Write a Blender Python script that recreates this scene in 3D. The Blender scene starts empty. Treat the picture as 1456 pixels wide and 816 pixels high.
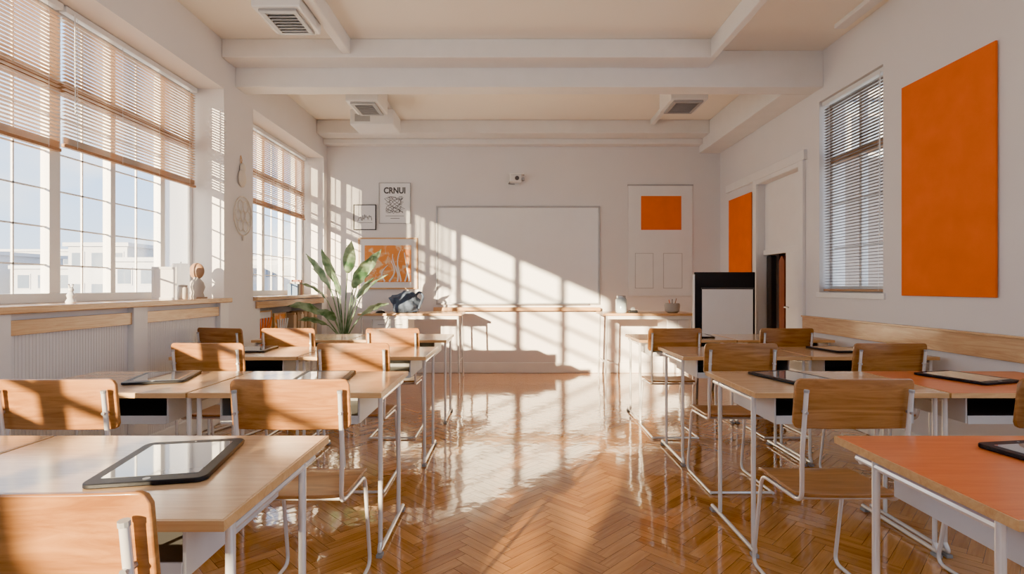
import bpy, bmesh, math, random
from mathutils import Vector, Matrix, noise
random.seed(7)
S = bpy.context.scene
COL = S.collection
PI = math.pi
XL, XR, YB, YR, ZC = -2.63, 2.96, 7.63, -6.5, 3.47
XG = -2.95

# ---------------------------------------------------------------- materials
def nmat(name):
    m = bpy.data.materials.new(name); m.use_nodes = True
    nt = m.node_tree; b = nt.nodes['Principled BSDF']
    return m, nt, b
def link(nt, a, b): nt.links.new(a, b)
def setspec(b, rough, metal=0, coat=0, spec=0.5):
    b.inputs['Roughness'].default_value = rough
    b.inputs['Metallic'].default_value = metal
    b.inputs['Coat Weight'].default_value = coat
    b.inputs['Specular IOR Level'].default_value = spec
def plain(name, c, rough=.6, metal=0, coat=0, var=.06, nscale=6, bump=.05, bscale=60, spec=.5):
    m, nt, b = nmat(name); setspec(b, rough, metal, coat, spec)
    tc = nt.nodes.new('ShaderNodeTexCoord')
    n = nt.nodes.new('ShaderNodeTexNoise'); n.inputs['Scale'].default_value = nscale; n.inputs['Detail'].default_value = 4
    link(nt, tc.outputs['Object'], n.inputs['Vector'])
    r = nt.nodes.new('ShaderNodeValToRGB')
    r.color_ramp.elements[0].position = .3; r.color_ramp.elements[1].position = .7
    r.color_ramp.elements[0].color = tuple(x*(1-var) for x in c)+(1,)
    r.color_ramp.elements[1].color = tuple(min(1, x*(1+var)) for x in c)+(1,)
    link(nt, n.outputs['Fac'], r.inputs['Fac']); link(nt, r.outputs['Color'], b.inputs['Base Color'])
    if bump:
        n2 = nt.nodes.new('ShaderNodeTexNoise'); n2.inputs['Scale'].default_value = bscale; n2.inputs['Detail'].default_value = 3
        link(nt, tc.outputs['Object'], n2.inputs['Vector'])
        bp = nt.nodes.new('ShaderNodeBump'); bp.inputs['Strength'].default_value = bump; bp.inputs['Distance'].default_value = .01
        link(nt, n2.outputs['Fac'], bp.inputs['Height']); link(nt, bp.outputs['Normal'], b.inputs['Normal'])
    return m
def wood(name, c1, c2, rough=.3, axis=0, coat=.2, scale=1.0):
    m, nt, b = nmat(name); setspec(b, rough, 0, coat)
    b.inputs['Coat Roughness'].default_value = .12
    tc = nt.nodes.new('ShaderNodeTexCoord'); oi = nt.nodes.new('ShaderNodeObjectInfo')
    mul = nt.nodes.new('ShaderNodeMath'); mul.operation = 'MULTIPLY'; mul.inputs[1].default_value = 37
    link(nt, oi.outputs['Random'], mul.inputs[0])
    add = nt.nodes.new('ShaderNodeVectorMath'); add.operation = 'ADD'
    link(nt, tc.outputs['Object'], add.inputs[0]); link(nt, mul.outputs[0], add.inputs[1])
    mp = nt.nodes.new('ShaderNodeMapping'); sc = [16*scale]*3; sc[axis] = 1.3*scale
    mp.inputs['Scale'].default_value = sc
    link(nt, add.outputs[0], mp.inputs['Vector'])
    n = nt.nodes.new('ShaderNodeTexNoise'); n.inputs['Scale'].default_value = 1.9; n.inputs['Detail'].default_value = 8
    n.inputs['Distortion'].default_value = 1.6; n.inputs['Roughness'].default_value = .66
    link(nt, mp.outputs[0], n.inputs['Vector'])
    r = nt.nodes.new('ShaderNodeValToRGB')
    r.color_ramp.elements[0].position = .34; r.color_ramp.elements[1].position = .66
    r.color_ramp.elements[0].color = c1+(1,); r.color_ramp.elements[1].color = c2+(1,)
    link(nt, n.outputs['Fac'], r.inputs['Fac'])
    hs = nt.nodes.new('ShaderNodeHueSaturation')
    mr = nt.nodes.new('ShaderNodeMapRange'); mr.inputs['To Min'].default_value = .9; mr.inputs['To Max'].default_value = 1.1
    link(nt, oi.outputs['Random'], mr.inputs['Value']); link(nt, mr.outputs[0], hs.inputs['Value'])
    link(nt, r.outputs['Color'], hs.inputs['Color']); link(nt, hs.outputs['Color'], b.inputs['Base Color'])
    bp = nt.nodes.new('ShaderNodeBump'); bp.inputs['Strength'].default_value = .08; bp.inputs['Distance'].default_value = .003
    link(nt, n.outputs['Fac'], bp.inputs['Height']); link(nt, bp.outputs['Normal'], b.inputs['Normal'])
    return m

M = {}
M['wall'] = plain('wall_paint', (.77,.74,.735), .75, var=.02, nscale=1.5, bump=.04)
M['ceil'] = plain('ceiling_paint', (.93,.88,.79), .8, var=.01, nscale=1, bump=.03)
M['trim'] = plain('trim_paint', (.82,.80,.785), .45, var=.02)
M['white'] = plain('white_enamel', (.80,.79,.78), .28, var=.02, bump=0, coat=.3)
M['tube'] = plain('white_tube_enamel', (.78,.77,.76), .16, .35, var=.02, bump=0, coat=.5)
M['wframe'] = plain('window_paint', (.80,.79,.78), .4, var=.02, bump=0)
M['grey'] = plain('grey_metal', (.42,.42,.43), .4, .5, bump=0)
M['tray'] = plain('tray_metal', (.58,.57,.56), .4, .1, bump=0)
M['inner_shade'] = plain('tray_inner_shade', (.16,.155,.15), .5, bump=0)  # darker colour standing for shade inside the tray
M['dark'] = plain('dark_grey', (.06,.06,.065), .5, bump=0)
M['black'] = plain('black_plastic', (.010,.010,.012), .45, bump=0, spec=.3)
M['rubber'] = plain('rubber', (.3,.3,.3), .7, bump=0)
M['silver'] = plain('brushed_aluminium', (.55,.55,.56), .3, .9, bump=0)
M['ink'] = plain('grey_ink', (.14,.135,.135), .8, bump=0)
M['desk'] = wood('desk_wood', (.53,.32,.165), (.69,.45,.25), .2, 0, .5)
M['desk_o'] = wood('desk_wood_orange', (.58,.13,.03), (.70,.20,.055), .3, 0, .15)
M['edge'] = wood('edge_wood', (.54,.28,.10), (.68,.42,.19), .35, 0, .2)
M['chair'] = wood('chair_wood', (.24,.090,.020), (.42,.19,.058), .33, 0, .25)
M['sill'] = wood('sill_wood', (.54,.28,.12), (.74,.48,.25), .25, 1, .3)
M['ledge'] = wood('ledge_wood', (.52,.28,.12), (.68,.43,.22), .3, 0, .3)
M['orange'] = plain('orange_felt', (.84,.155,.016), .85, var=.05, nscale=5, bump=.2, bscale=300, spec=.2)
M['paper'] = plain('paper', (.82,.81,.81), .7, var=.015, bump=0)
M['board'] = plain('whiteboard_enamel', (.86,.86,.87), .22, var=.01, bump=0)
M['cream'] = plain('cream_plaster', (.72,.65,.56), .7, bump=.1)
M['brown'] = plain('brown_clay', (.28,.15,.08), .5)
M['stone'] = plain('grey_stone', (.42,.37,.33), .7)
M['navy'] = plain('blue_grey_cloth', (.07,.095,.15), .85, var=.3, nscale=8, bump=.3)
M['panel'] = plain('panel_white', (.80,.77,.765), .6, var=.03, nscale=3)
M['screen'] = plain('tablet_glass', (.20,.215,.235), .05, 0, 1, var=.1, nscale=3, bump=0)
M['soil'] = plain('soil', (.05,.03,.02), .95)
M['pot'] = plain('pot_ceramic', (.62,.58,.55), .4)
M['bwhite'] = plain('building_render', (.50,.51,.55), .9, bump=0)
M['bblue'] = plain('building_blue', (.26,.34,.46), .9, bump=0)
M['bwin'] = plain('building_glass', (.14,.18,.25), .2, bump=0)
M['ground'] = plain('ground_outside', (.6,.6,.58), .95, bump=0, nscale=.1)
M['bark'] = plain('bark', (.15,.10,.07), .9)
M['closet'] = plain('closet_brown', (.42,.34,.29), .9)
M['coat'] = plain('red_brown_cloth', (.30,.10,.06), .9)
M['coat2'] = plain('black_cloth', (.05,.045,.045), .9)

def mixtr(name, c, fac, rough=.45):
    m, nt, b = nmat(name); setspec(b, rough); b.inputs['Base Color'].default_value = c+(1,)
    tr = nt.nodes.new('ShaderNodeBsdfTranslucent'); tr.inputs['Color'].default_value = c+(1,)
    mx = nt.nodes.new('ShaderNodeMixShader'); mx.inputs[0].default_value = fac
    link(nt, b.outputs[0], mx.inputs[1]); link(nt, tr.outputs[0], mx.inputs[2])
    link(nt, mx.outputs[0], nt.nodes['Material Output'].inputs['Surface'])
    return m
def leafmat(name, a, bcol):
    m, nt, b = nmat(name); setspec(b, .4)
    tc = nt.nodes.new('ShaderNodeTexCoord'); n = nt.nodes.new('ShaderNodeTexNoise'); n.inputs['Scale'].default_value = 9
    link(nt, tc.outputs['Object'], n.inputs['Vector'])
    r = nt.nodes.new('ShaderNodeValToRGB'); r.color_ramp.elements[0].color = a+(1,); r.color_ramp.elements[1].color = bcol+(1,)
    r.color_ramp.elements[0].position = .35; r.color_ramp.elements[1].position = .7
    link(nt, n.outputs['Fac'], r.inputs['Fac']); link(nt, r.outputs['Color'], b.inputs['Base Color'])
    tr = nt.nodes.new('ShaderNodeBsdfTranslucent'); link(nt, r.outputs['Color'], tr.inputs['Color'])
    mx = nt.nodes.new('ShaderNodeMixShader'); mx.inputs[0].default_value = .25
    link(nt, b.outputs[0], mx.inputs[1]); link(nt, tr.outputs[0], mx.inputs[2])
    link(nt, mx.outputs[0], nt.nodes['Material Output'].inputs['Surface'])
    return m
M['leaf'] = leafmat('plant_leaf', (.08,.18,.08), (.40,.52,.34))
M['tree'] = leafmat('tree_leaf', (.05,.13,.04), (.16,.30,.08))
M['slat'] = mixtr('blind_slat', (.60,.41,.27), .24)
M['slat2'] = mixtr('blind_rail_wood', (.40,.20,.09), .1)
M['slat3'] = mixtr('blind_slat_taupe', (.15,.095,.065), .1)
M['frost'] = mixtr('frosted_panel', (.92,.92,.93), .8, .6)
def glassmat():
    m, nt, b = nmat('window_glass'); nt.nodes.remove(b)
    t = nt.nodes.new('ShaderNodeBsdfTransparent'); t.inputs['Color'].default_value = (.95,.97,.98,1)
    g = nt.nodes.new('ShaderNodeBsdfGlossy'); g.inputs['Roughness'].default_value = .02
    mx = nt.nodes.new('ShaderNodeMixShader'); mx.inputs[0].default_value = .05
    link(nt, t.outputs[0], mx.inputs[1]); link(nt, g.outputs[0], mx.inputs[2])
    link(nt, mx.outputs[0], nt.nodes['Material Output'].inputs['Surface'])
    return m
M['glass'] = glassmat()
def floormat():
    m, nt, b = nmat('herringbone_parquet'); setspec(b, .11, 0, .8); b.inputs['Coat Roughness'].default_value = .03
    at = nt.nodes.new('ShaderNodeAttribute'); at.attribute_name = 'tone'
    uv = nt.nodes.new('ShaderNodeUVMap'); uv.uv_map = 'grain'
    mp = nt.nodes.new('ShaderNodeMapping'); mp.inputs['Scale'].default_value = (2.5, 34, 1)
    link(nt, uv.outputs[0], mp.inputs['Vector'])
    n = nt.nodes.new('ShaderNodeTexNoise'); n.inputs['Scale'].default_value = 1.5; n.inputs['Detail'].default_value = 6; n.inputs['Distortion'].default_value = .8
    link(nt, mp.outputs[0], n.inputs['Vector'])
    r = nt.nodes.new('ShaderNodeValToRGB')
    r.color_ramp.elements[0].position = .2; r.color_ramp.elements[1].position = .8
    r.color_ramp.elements[0].color = (.32,.118,.025,1); r.color_ramp.elements[1].color = (.67,.32,.095,1)
    mx = nt.nodes.new('ShaderNodeMath'); mx.operation = 'MULTIPLY_ADD'; mx.inputs[1].default_value = .7
    sub = nt.nodes.new('ShaderNodeMath'); sub.operation = 'MULTIPLY_ADD'; sub.inputs[1].default_value = .34
    link(nt, at.outputs['Fac'], sub.inputs[0]); sub.inputs[2].default_value = -.005
    link(nt, n.outputs['Fac'], mx.inputs[0]); link(nt, sub.outputs[0], mx.inputs[2])
    link(nt, mx.outputs[0], r.inputs['Fac'])
    gt = nt.nodes.new('ShaderNodeMath'); gt.operation = 'GREATER_THAN'; gt.inputs[1].default_value = .02
    link(nt, at.outputs['Fac'], gt.inputs[0])
    mc = nt.nodes.new('ShaderNodeMix'); mc.data_type = 'RGBA'; mc.inputs[6].default_value = (.10,.035,.010,1)
    link(nt, gt.outputs[0], mc.inputs[0]); link(nt, r.outputs['Color'], mc.inputs[7])
    link(nt, mc.outputs[2], b.inputs['Base Color'])
    tc = nt.nodes.new('ShaderNodeTexCoord')
    n2 = nt.nodes.new('ShaderNodeTexNoise'); n2.inputs['Scale'].default_value = 8; n2.inputs['Detail'].default_value = 2
    link(nt, tc.outputs['Object'], n2.inputs['Vector'])
    bp = nt.nodes.new('ShaderNodeBump'); bp.inputs['Strength'].default_value = .085; bp.inputs['Distance'].default_value = .02
    link(nt, n2.outputs['Fac'], bp.inputs['Height'])
    bp2 = nt.nodes.new('ShaderNodeBump'); bp2.inputs['Strength'].default_value = .05; bp2.inputs['Distance'].default_value = .003
    link(nt, mx.outputs[0], bp2.inputs['Height']); link(nt, bp.outputs[0], bp2.inputs['Normal'])
    link(nt, bp2.outputs[0], b.inputs['Normal']); link(nt, bp.outputs[0], b.inputs['Coat Normal'])
    return m
M['floor'] = floormat()
def artmat():
    m, nt, b = nmat('orange_art'); setspec(b, .5)
    tc = nt.nodes.new('ShaderNodeTexCoord')
    n = nt.nodes.new('ShaderNodeTexNoise'); n.inputs['Scale'].default_value = 9; n.inputs['Detail'].default_value = 8; n.inputs['Distortion'].default_value = .6
    link(nt, tc.outputs['Object'], n.inputs['Vector'])
    r = nt.nodes.new('ShaderNodeValToRGB')
    r.color_ramp.elements[0].color = (.82,.27,.03,1); r.color_ramp.elements[0].position = .5
    r.color_ramp.elements[1].color = (.85,.60,.36,1); r.color_ramp.elements[1].position = .62
    link(nt, n.outputs['Fac'], r.inputs['Fac']); link(nt, r.outputs['Color'], b.inputs['Base Color'])
    return m
M['art'] = artmat()

# ---------------------------------------------------------------- mesh helpers
def box(bm, x0, x1, y0, y1, z0, z1):
    v = [bm.verts.new(p) for p in ((x0,y0,z0),(x1,y0,z0),(x1,y1,z0),(x0,y1,z0),(x0,y0,z1),(x1,y0,z1),(x1,y1,z1),(x0,y1,z1))]
    for f in ((0,3,2,1),(4,5,6,7),(0,1,5,4),(1,2,6,5),(2,3,7,6),(3,0,4,7)):
        bm.faces.new([v[i] for i in f])
def fillet(pts, r, n=4):
    pts = [Vector(p) for p in pts]; out = [pts[0]]
    for i in range(1, len(pts)-1):
        a, p, c = pts[i-1], pts[i], pts[i+1]
        d1 = (a-p); d2 = (c-p); rr = min(r, d1.length*.45, d2.length*.45)
        s = p+d1.normalized()*rr; e = p+d2.normalized()*rr
        for k in range(n+1):
            t = k/n; out.append((1-t)**2*s+2*t*(1-t)*p+t*t*e)
    out.append(pts[-1]); return out
def tube(bm, pts, r, seg=8, cap=True, radii=None):
    pts = [Vector(p) for p in pts]
    prev = None; up = None
    for i, p in enumerate(pts):
        t = (pts[min(i+1, len(pts)-1)]-pts[max(i-1, 0)]).normalized()
        if up is None:
            up = Vector((0,0,1)) if abs(t.z) < .9 else Vector((0,1,0))
        up = (up - t*up.dot(t)).normalized(); sd = t.cross(up)
        rr = radii[i] if radii else r
        ring = [bm.verts.new(p+rr*(math.cos(2*PI*k/seg)*up+math.sin(2*PI*k/seg)*sd)) for k in range(seg)]
        if prev:
            for k in range(seg):
                bm.faces.new((prev[k], prev[(k+1)%seg], ring[(k+1)%seg], ring[k]))
        elif cap: bm.faces.new(ring[::-1])
        prev = ring
    if cap: bm.faces.new(prev)
def lathe(bm, prof, seg=20, c=(0,0,0)):
    rings = []
    for r, z in prof:
        rings.append([bm.verts.new((c[0]+r*math.cos(2*PI*k/seg), c[1]+r*math.sin(2*PI*k/seg), c[2]+z)) for k in range(seg)])
    for a, b in zip(rings, rings[1:]):
        for k in range(seg): bm.faces.new((a[k], a[(k+1)%seg], b[(k+1)%seg], b[k]))
    bm.faces.new(rings[0][::-1]); bm.faces.new(rings[-1])
def slab(bm, w, h, r, t, mp, nx=22, ny=4):
    us = []
    for i in range(nx+1):
        a = i/nx*2-1
        us.append(math.sin(a*PI/2)*w/2*.6+a*w/2*.4)
    g = {}
    for s in (0, 1):
        for i, u in enumerate(us):
            e = abs(u)-(w/2-r); hh = h/2
            if e > 0: hh -= r-math.sqrt(max(0, r*r-e*e))
            for j in range(ny+1):
                v = (j/ny*2-1)*hh
                g[s,i,j] = bm.verts.new(mp(u, v, s*2-1, t))
    for s in (0, 1):
        for i in range(nx):
            for j in range(ny):
                q = [g[s,i,j], g[s,i+1,j], g[s,i+1,j+1], g[s,i,j+1]]
                bm.faces.new(q if s else q[::-1])
    for i in range(nx):
        bm.faces.new((g[0,i,0], g[0,i+1,0], g[1,i+1,0], g[1,i,0]))
        bm.faces.new((g[1,i,ny], g[1,i+1,ny], g[0,i+1,ny], g[0,i,ny]))
    for j in range(ny):
        bm.faces.new((g[1,0,j], g[1,0,j+1], g[0,0,j+1], g[0,0,j]))
        bm.faces.new((g[0,nx,j], g[0,nx,j+1], g[1,nx,j+1], g[1,nx,j]))
def rrect(bm, x0, x1, y0, y1, z0, z1, r, n=5):
    pts = []
    for cx, cy, a0 in ((x1-r,y1-r,0),(x0+r,y1-r,90),(x0+r,y0+r,180),(x1-r,y0+r,270)):
        for k in range(n+1):
            a = math.radians(a0+90*k/n); pts.append((cx+r*math.cos(a), cy+r*math.sin(a)))
    b = [bm.verts.new((p[0],p[1],z0)) for p in pts]; t = [bm.verts.new((p[0],p[1],z1)) for p in pts]
    bm.faces.new(b[::-1]); bm.faces.new(t)
    N = len(pts)
    for k in range(N): bm.faces.new((b[k], b[(k+1)%N], t[(k+1)%N], t[k]))
def obj(name, bm, mat, parent=None, bevel=0, smooth=False, seg=2):
    bmesh.ops.recalc_face_normals(bm, faces=bm.faces)
    me = bpy.data.meshes.new(name); bm.to_mesh(me); bm.free()
    me.materials.append(mat)
    if smooth:
        for p in me.polygons: p.use_smooth = True
        try: me.set_sharp_from_angle(angle=math.radians(40))
        except Exception: pass
    o = bpy.data.objects.new(name, me); COL.objects.link(o)
    if parent: o.parent = parent
    if bevel:
        md = o.modifiers.new('bevel', 'BEVEL'); md.width = bevel; md.segments = seg; md.limit_method = 'ANGLE'
    return o
def B(*boxes):
    bm = bmesh.new()
    for b in boxes: box(bm, *b)
    return bm
def T(*tubes, seg=8):
    bm = bmesh.new()
    for pts, r in tubes: tube(bm, pts, r, seg)
    return bm
def thing(name, label, cat, loc=(0,0,0), rz=0, group=None):
    o = bpy.data.objects.new(name, None); COL.objects.link(o); o.location = loc; o.rotation_euler = (0,0,rz)
    o.empty_display_size = .1
    o['label'] = label; o['category'] = cat
    if group: o['group'] = group
    return o
def tag(o, label, cat, group=None):
    o['label'] = label; o['category'] = cat
    if group: o['group'] = group
    return o
def struct(name, bm, mat, parent=None, label=None, **k):
    o = obj(name, bm, mat, parent, **k)
    if parent is None: o['kind'] = 'structure'
    if label: o['label'] = label
    return o
def dup(root, loc, rz, label, group=None):
    r = root.copy(); COL.objects.link(r); r.location = loc; r.rotation_euler = (0,0,rz); r['label'] = label
    if group: r['group'] = group
    for ch in list(root.children):
        c = ch.copy(); COL.objects.link(c); c.parent = r
        for g in list(ch.children):
            d = g.copy(); COL.objects.link(d); d.parent = c
    return r

# ---------------------------------------------------------------- floor
def build_floor():
    bm = bmesh.new(); uvl = bm.loops.layers.uv.new('grain'); cl = bm.loops.layers.float_color.new('tone')
    W = .060; n = 5; L = n*W; g = .0008
    c45 = math.cos(PI/4)
    def plank(x0, y0, hor):
        w, h = (L, W) if hor else (W, L)
        cx, cy = x0+w/2, y0+h/2
        X, Y = (cx-cy)*c45, (cx+cy)*c45
        if not (XL-.5 < X < XR+.5 and YR-.5 < Y-2 < YB+.5): return
        t = .08+.92*random.random(); ou, ov = random.random()*50, random.random()*50
        q = [(x0+g,y0+g),(x0+w-g,y0+g),(x0+w-g,y0+h-g),(x0+g,y0+h-g)]
        vs = [bm.verts.new(((a-b)*c45, (a+b)*c45-2, 0)) for a, b in q]
        f = bm.faces.new(vs)
        for lp, (a, b) in zip(f.loops, q):
            u, v = (a-x0, b-y0) if hor else (b-y0, a-x0)
            lp[uvl].uv = (u+ou, v+ov); lp[cl] = (t,t,t,1)
    N = 260
    for y in range(-N, N):
        for m in range(-60, 60):
            x = y+2*n*m
            if abs(x) < N*1.2: plank(x*W, y*W, True)
    for x in range(-N, N):
        for m in range(-60, 60):
            y = x-2*n+1-2*n*m
            if abs(y) < N*1.2: plank(x*W, y*W, False)
    for co, no in (((XL-.02,0,0),(-1,0,0)),((XR+.02,0,0),(1,0,0)),((0,YB+.02,0),(0,1,0)),((0,YR-.02,0),(0,-1,0))):
        bmesh.ops.bisect_plane(bm, geom=bm.verts[:]+bm.edges[:]+bm.faces[:], plane_co=co, plane_no=no, clear_outer=True)
    z = -.0008
    vs = [bm.verts.new(p) for p in ((XL-.02,YR-.02,z),(XR+.02,YR-.02,z),(XR+.02,YB+.02,z),(XL-.02,YB+.02,z))]
    f = bm.faces.new(vs)
    for lp in f.loops: lp[cl] = (0,0,0,1)
    me = bpy.data.meshes.new('floor'); bm.to_mesh(me); bm.free(); me.materials.append(M['floor'])
    o = bpy.data.objects.new('floor', me); COL.objects.link(o); o['kind'] = 'structure'
build_floor()

# ---------------------------------------------------------------- walls
def wall_y(name, x0, x1, ya, yb, za, zb, holes, mat):
    ys = sorted({ya, yb}|{h[0] for h in holes}|{h[1] for h in holes}); zs = sorted({za, zb}|{h[2] for h in holes}|{h[3] for h in holes})
    bm = bmesh.new()
    for j in range(len(ys)-1):
        run = None
        for k in range(len(zs)-1):
            yc, zc = (ys[j]+ys[j+1])/2, (zs[k]+zs[k+1])/2
            solid = not any(h[0] < yc < h[1] and h[2] < zc < h[3] for h in holes)
            if solid:
                if run is None: run = zs[k]
                top = zs[k+1]
            if (not solid or k == len(zs)-2) and run is not None:
                box(bm, x0, x1, ys[j], ys[j+1], run, top); run = None
    return struct(name, bm, mat)
SILL, HEAD = 1.12, 3.03
wall_y('wall_left', -3.05, XL, YR, YB, 0, ZC, [(-5.6,4.9,SILL-.04,HEAD),(5.45,7.5,SILL-.04,HEAD),(5.6,7.42,.42,1.0)], M['wall'])
struct('wall_left_recess', B((-3.09,-3.05,5.5,7.5,.35,1.05)), M['wall'])
wall_y('wall_right', XR, XR+.25, YR, YB, 0, ZC, [(4.28,5.17,1.17,3.0),(5.5,6.45,0,2.45),(-5.0,-1.6,.8,3.1),(-1.2,2.2,.8,3.1)], M['wall'])  # the two openings nearest the rear are unseen, added for sky fill
struct('wall_back', B((-3.05,XR+.25,YB,YB+.2,0,ZC)), M['wall'])
struct('wall_rear', B((-3.05,XR+.25,YR-.2,YR,0,ZC)), M['wall'])
struct('ceiling', B((-3.05,XR+.25,YR-.2,YB+.2,ZC,ZC+.2)), M['ceil'])
bev = dict(bevel=.008)
struct('trim_1', B((XL,XR,5.1,5.3,3.12,ZC)), M['trim'], label='main cross beam of the ceiling', **bev)
struct('trim_2', B((XL,1.86,4.86,5.1,3.30,ZC)), M['trim'], label='stepped ceiling band before the cross beam', **bev)
struct('trim_3', B((XL,2.66,7.22,YB,3.29,ZC)), M['trim'], label='ceiling band above the back wall', **bev)
struct('trim_4', B((XL,2.66,7.48,YB,3.215,3.29)), M['trim'], label='narrow moulding on top of the back wall', **bev)
struct('trim_5', B((-1.54,-1.46,YR,4.86,3.33,ZC)), M['trim'], label='lengthwise ceiling beam on the left', **bev)
struct('trim_6', B((1.80,1.86,YR,4.86,3.30,ZC)), M['trim'], label='lengthwise ceiling beam on the right', **bev)
struct('trim_7', B((2.66,XR,5.3,YB,3.12,ZC)), M['trim'], label='boxed soffit along the right wall', **bev)
struct('trim_8', B((-1.56,-1.50,5.3,7.22,3.40,ZC)), M['trim'], label='thin ceiling rail on the left behind the beam', **bev)
struct('trim_9', B((1.86,1.92,5.3,7.22,3.40,ZC)), M['trim'], label='thin ceiling rail on the right behind the beam', **bev)
struct('trim_10', B((2.76,2.86,1.5,4.6,3.43,ZC)), M['trim'], label='shallow ceiling duct by the right wall', **bev)
struct('baseboard_back', B((XL,XR,YB-.02,YB,0,.15)), M['trim'], **bev)
struct('baseboard_left', B((XL,XL+.02,YR,YB-.02,0,.15)), M['trim'], **bev)
struct('baseboard_right', B((XR-.02,XR,YR,5.42,0,.15),(XR-.02,XR,6.55,YB-.02,0,.15)), M['trim'], **bev)
struct('trim_11', B((XR-.03,XR,YR,5.42,.78,.92),(XR-.045,XR,YR,5.42,.92,.935)), M['sill'], label='long wooden dado rail on the right wall', bevel=.003)
struct('trim_12', B((-2.95,-2.56,-5.6,4.92,SILL-.04,SILL)), M['sill'], label='wooden sill of the long window', bevel=.006)
struct('trim_13', B((-2.95,-2.58,5.45,7.5,SILL-.04,SILL)), M['sill'], label='wooden sill of the rear left window', bevel=.006)
n = 14
for a, b in ((3.67,3.81),(2.62,2.77),(4.76,4.90)):
    struct('trim_%d' % n, B((XL,-2.585,a,b,.15,SILL-.04)), M['trim'], label='pilaster under the window sill', bevel=.003); n += 1
for a, b in ((1.7,2.62),(2.77,3.67),(3.81,4.76)):
    struct('trim_%d' % n, B((XL,-2.598,a,b,.965,1.045)), M['sill'], label='wooden strip above a radiator cover under the sill', bevel=.002); n += 1
    bm = B((XL,XL+.006,a+.01,b-.01,.15,.965)); k = a+.015
    while k < b-.03: box(bm, XL+.006, XL+.0085, k, k+.0185, .15, .965); k += .0215
    struct('trim_%d' % n, bm, M['panel'], label='finely lined white radiator cover under the window sill'); n += 1
struct('trim_%d' % n, B((XL,-2.61,5.5,7.45,1.0,1.07)), M['sill'], label='wooden strip over the shelf niche', bevel=.002); n += 1

# ---------------------------------------------------------------- windows
def window(name, y0, y1, mull, cols, rows, zt=2.48, x=XG, z0=SILL, z1=HEAD, tmat='wframe', frosted=None, t2=.006):
    r = bpy.data.objects.new(name, None); COL.objects.link(r); r['kind'] = 'structure'; r.location = (x, y0, z0)
    def lb(*bs): return B(*[(a-x,b-x,c-y0,d-y0,e-z0,f-z0) for a,b,c,d,e,f in bs])
    t = .03
    fr = [(x-t,x+t,y0,y1,z0,z0+.06),(x-t,x+t,y0,y1,z1-.06,z1)]
    for m, w in mull: fr.append((x-t,x+t,m-w/2,m+w/2,z0+.06,z1-.06))
    obj('window_frame', lb(*fr), M['wframe'], r, bevel=.004)
    if zt: obj('transom_bar', lb((x-.035,x+.035,y0+.01,y1-.01,zt,zt+.06)), M[tmat], r, bevel=.004)
    if frosted: obj('frosted_panel', lb((x+.008,x+.012,frosted[0],frosted[1],z0+.05,z1-.05)), M['frost'], r)
    ms = []
    e = [m for m, w in mull]
    for a, b in zip(e, e[1:]):
        if frosted and a >= frosted[0]-.06: continue
        nc = max(1, round((b-a)/cols))
        for k in range(1, nc): yy = a+(b-a)*k/nc; ms.append((x-.006,x+.006,yy-t2,yy+t2,z0+.06,z1-.06))
    zz = z0+rows
    while rows and zz < z1-.4: ms.append((x-.006,x+.006,y0+.02,(frosted[0] if frosted else y1)-.02,zz-t2,zz+t2)); zz += rows
    if ms: obj('glazing_bars', lb(*ms), M['wframe'], r)
    obj('glass', lb((x-.003,x+.001,y0+.01,y1-.01,z0+.02,z1-.02)), M['glass'], r)
    return r
w1 = window('window_1', 2.34, 4.90, [(2.38,.05),(3.43,.085),(3.93,.05),(4.49,.06),(4.88,.04)], .26, .24, tmat='slat2', frosted=(4.5,4.87), t2=.005)
w2 = window('window_2', 5.45, 7.5, [(5.48,.06),(6.3,.07),(6.85,.05),(7.25,.05),(7.48,.03)], .28, .24, tmat='slat2', frosted=(7.25,7.47), t2=.005)
w3 = window('unseen_window_3', -1.2, 2.34, [(-1.17,.06),(.35,.14),(2.31,.06)], 3, .30, zt=None, t2=.024)  # unseen window, added to throw sun patches; bars sized for shadow streaks
w4 = window('unseen_window_4', -5.6, -1.2, [(-5.57,.06),(-4.2,.14),(-2.9,.24),(-1.23,.06)], 3, .30, zt=None, t2=.024)  # unseen too, added so low sun reaches the aisle floor
w5 = window('window_5', 4.28, 5.17, [(4.295,.03),(4.73,.035),(5.155,.03)], .5, .42, x=XR+.14, z0=1.17, z1=3.0, zt=2.4, tmat='slat2')
obj('window_casing', B(*[(a-(XR+.14),b-(XR+.14),c-4.28,d-4.28,e-1.17,f-1.17) for a,b,c,d,e,f in
    ((XR-.015,XR+.0,4.25,5.20,1.12,1.17),)]), M['trim'], w5, bevel=.003)

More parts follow.
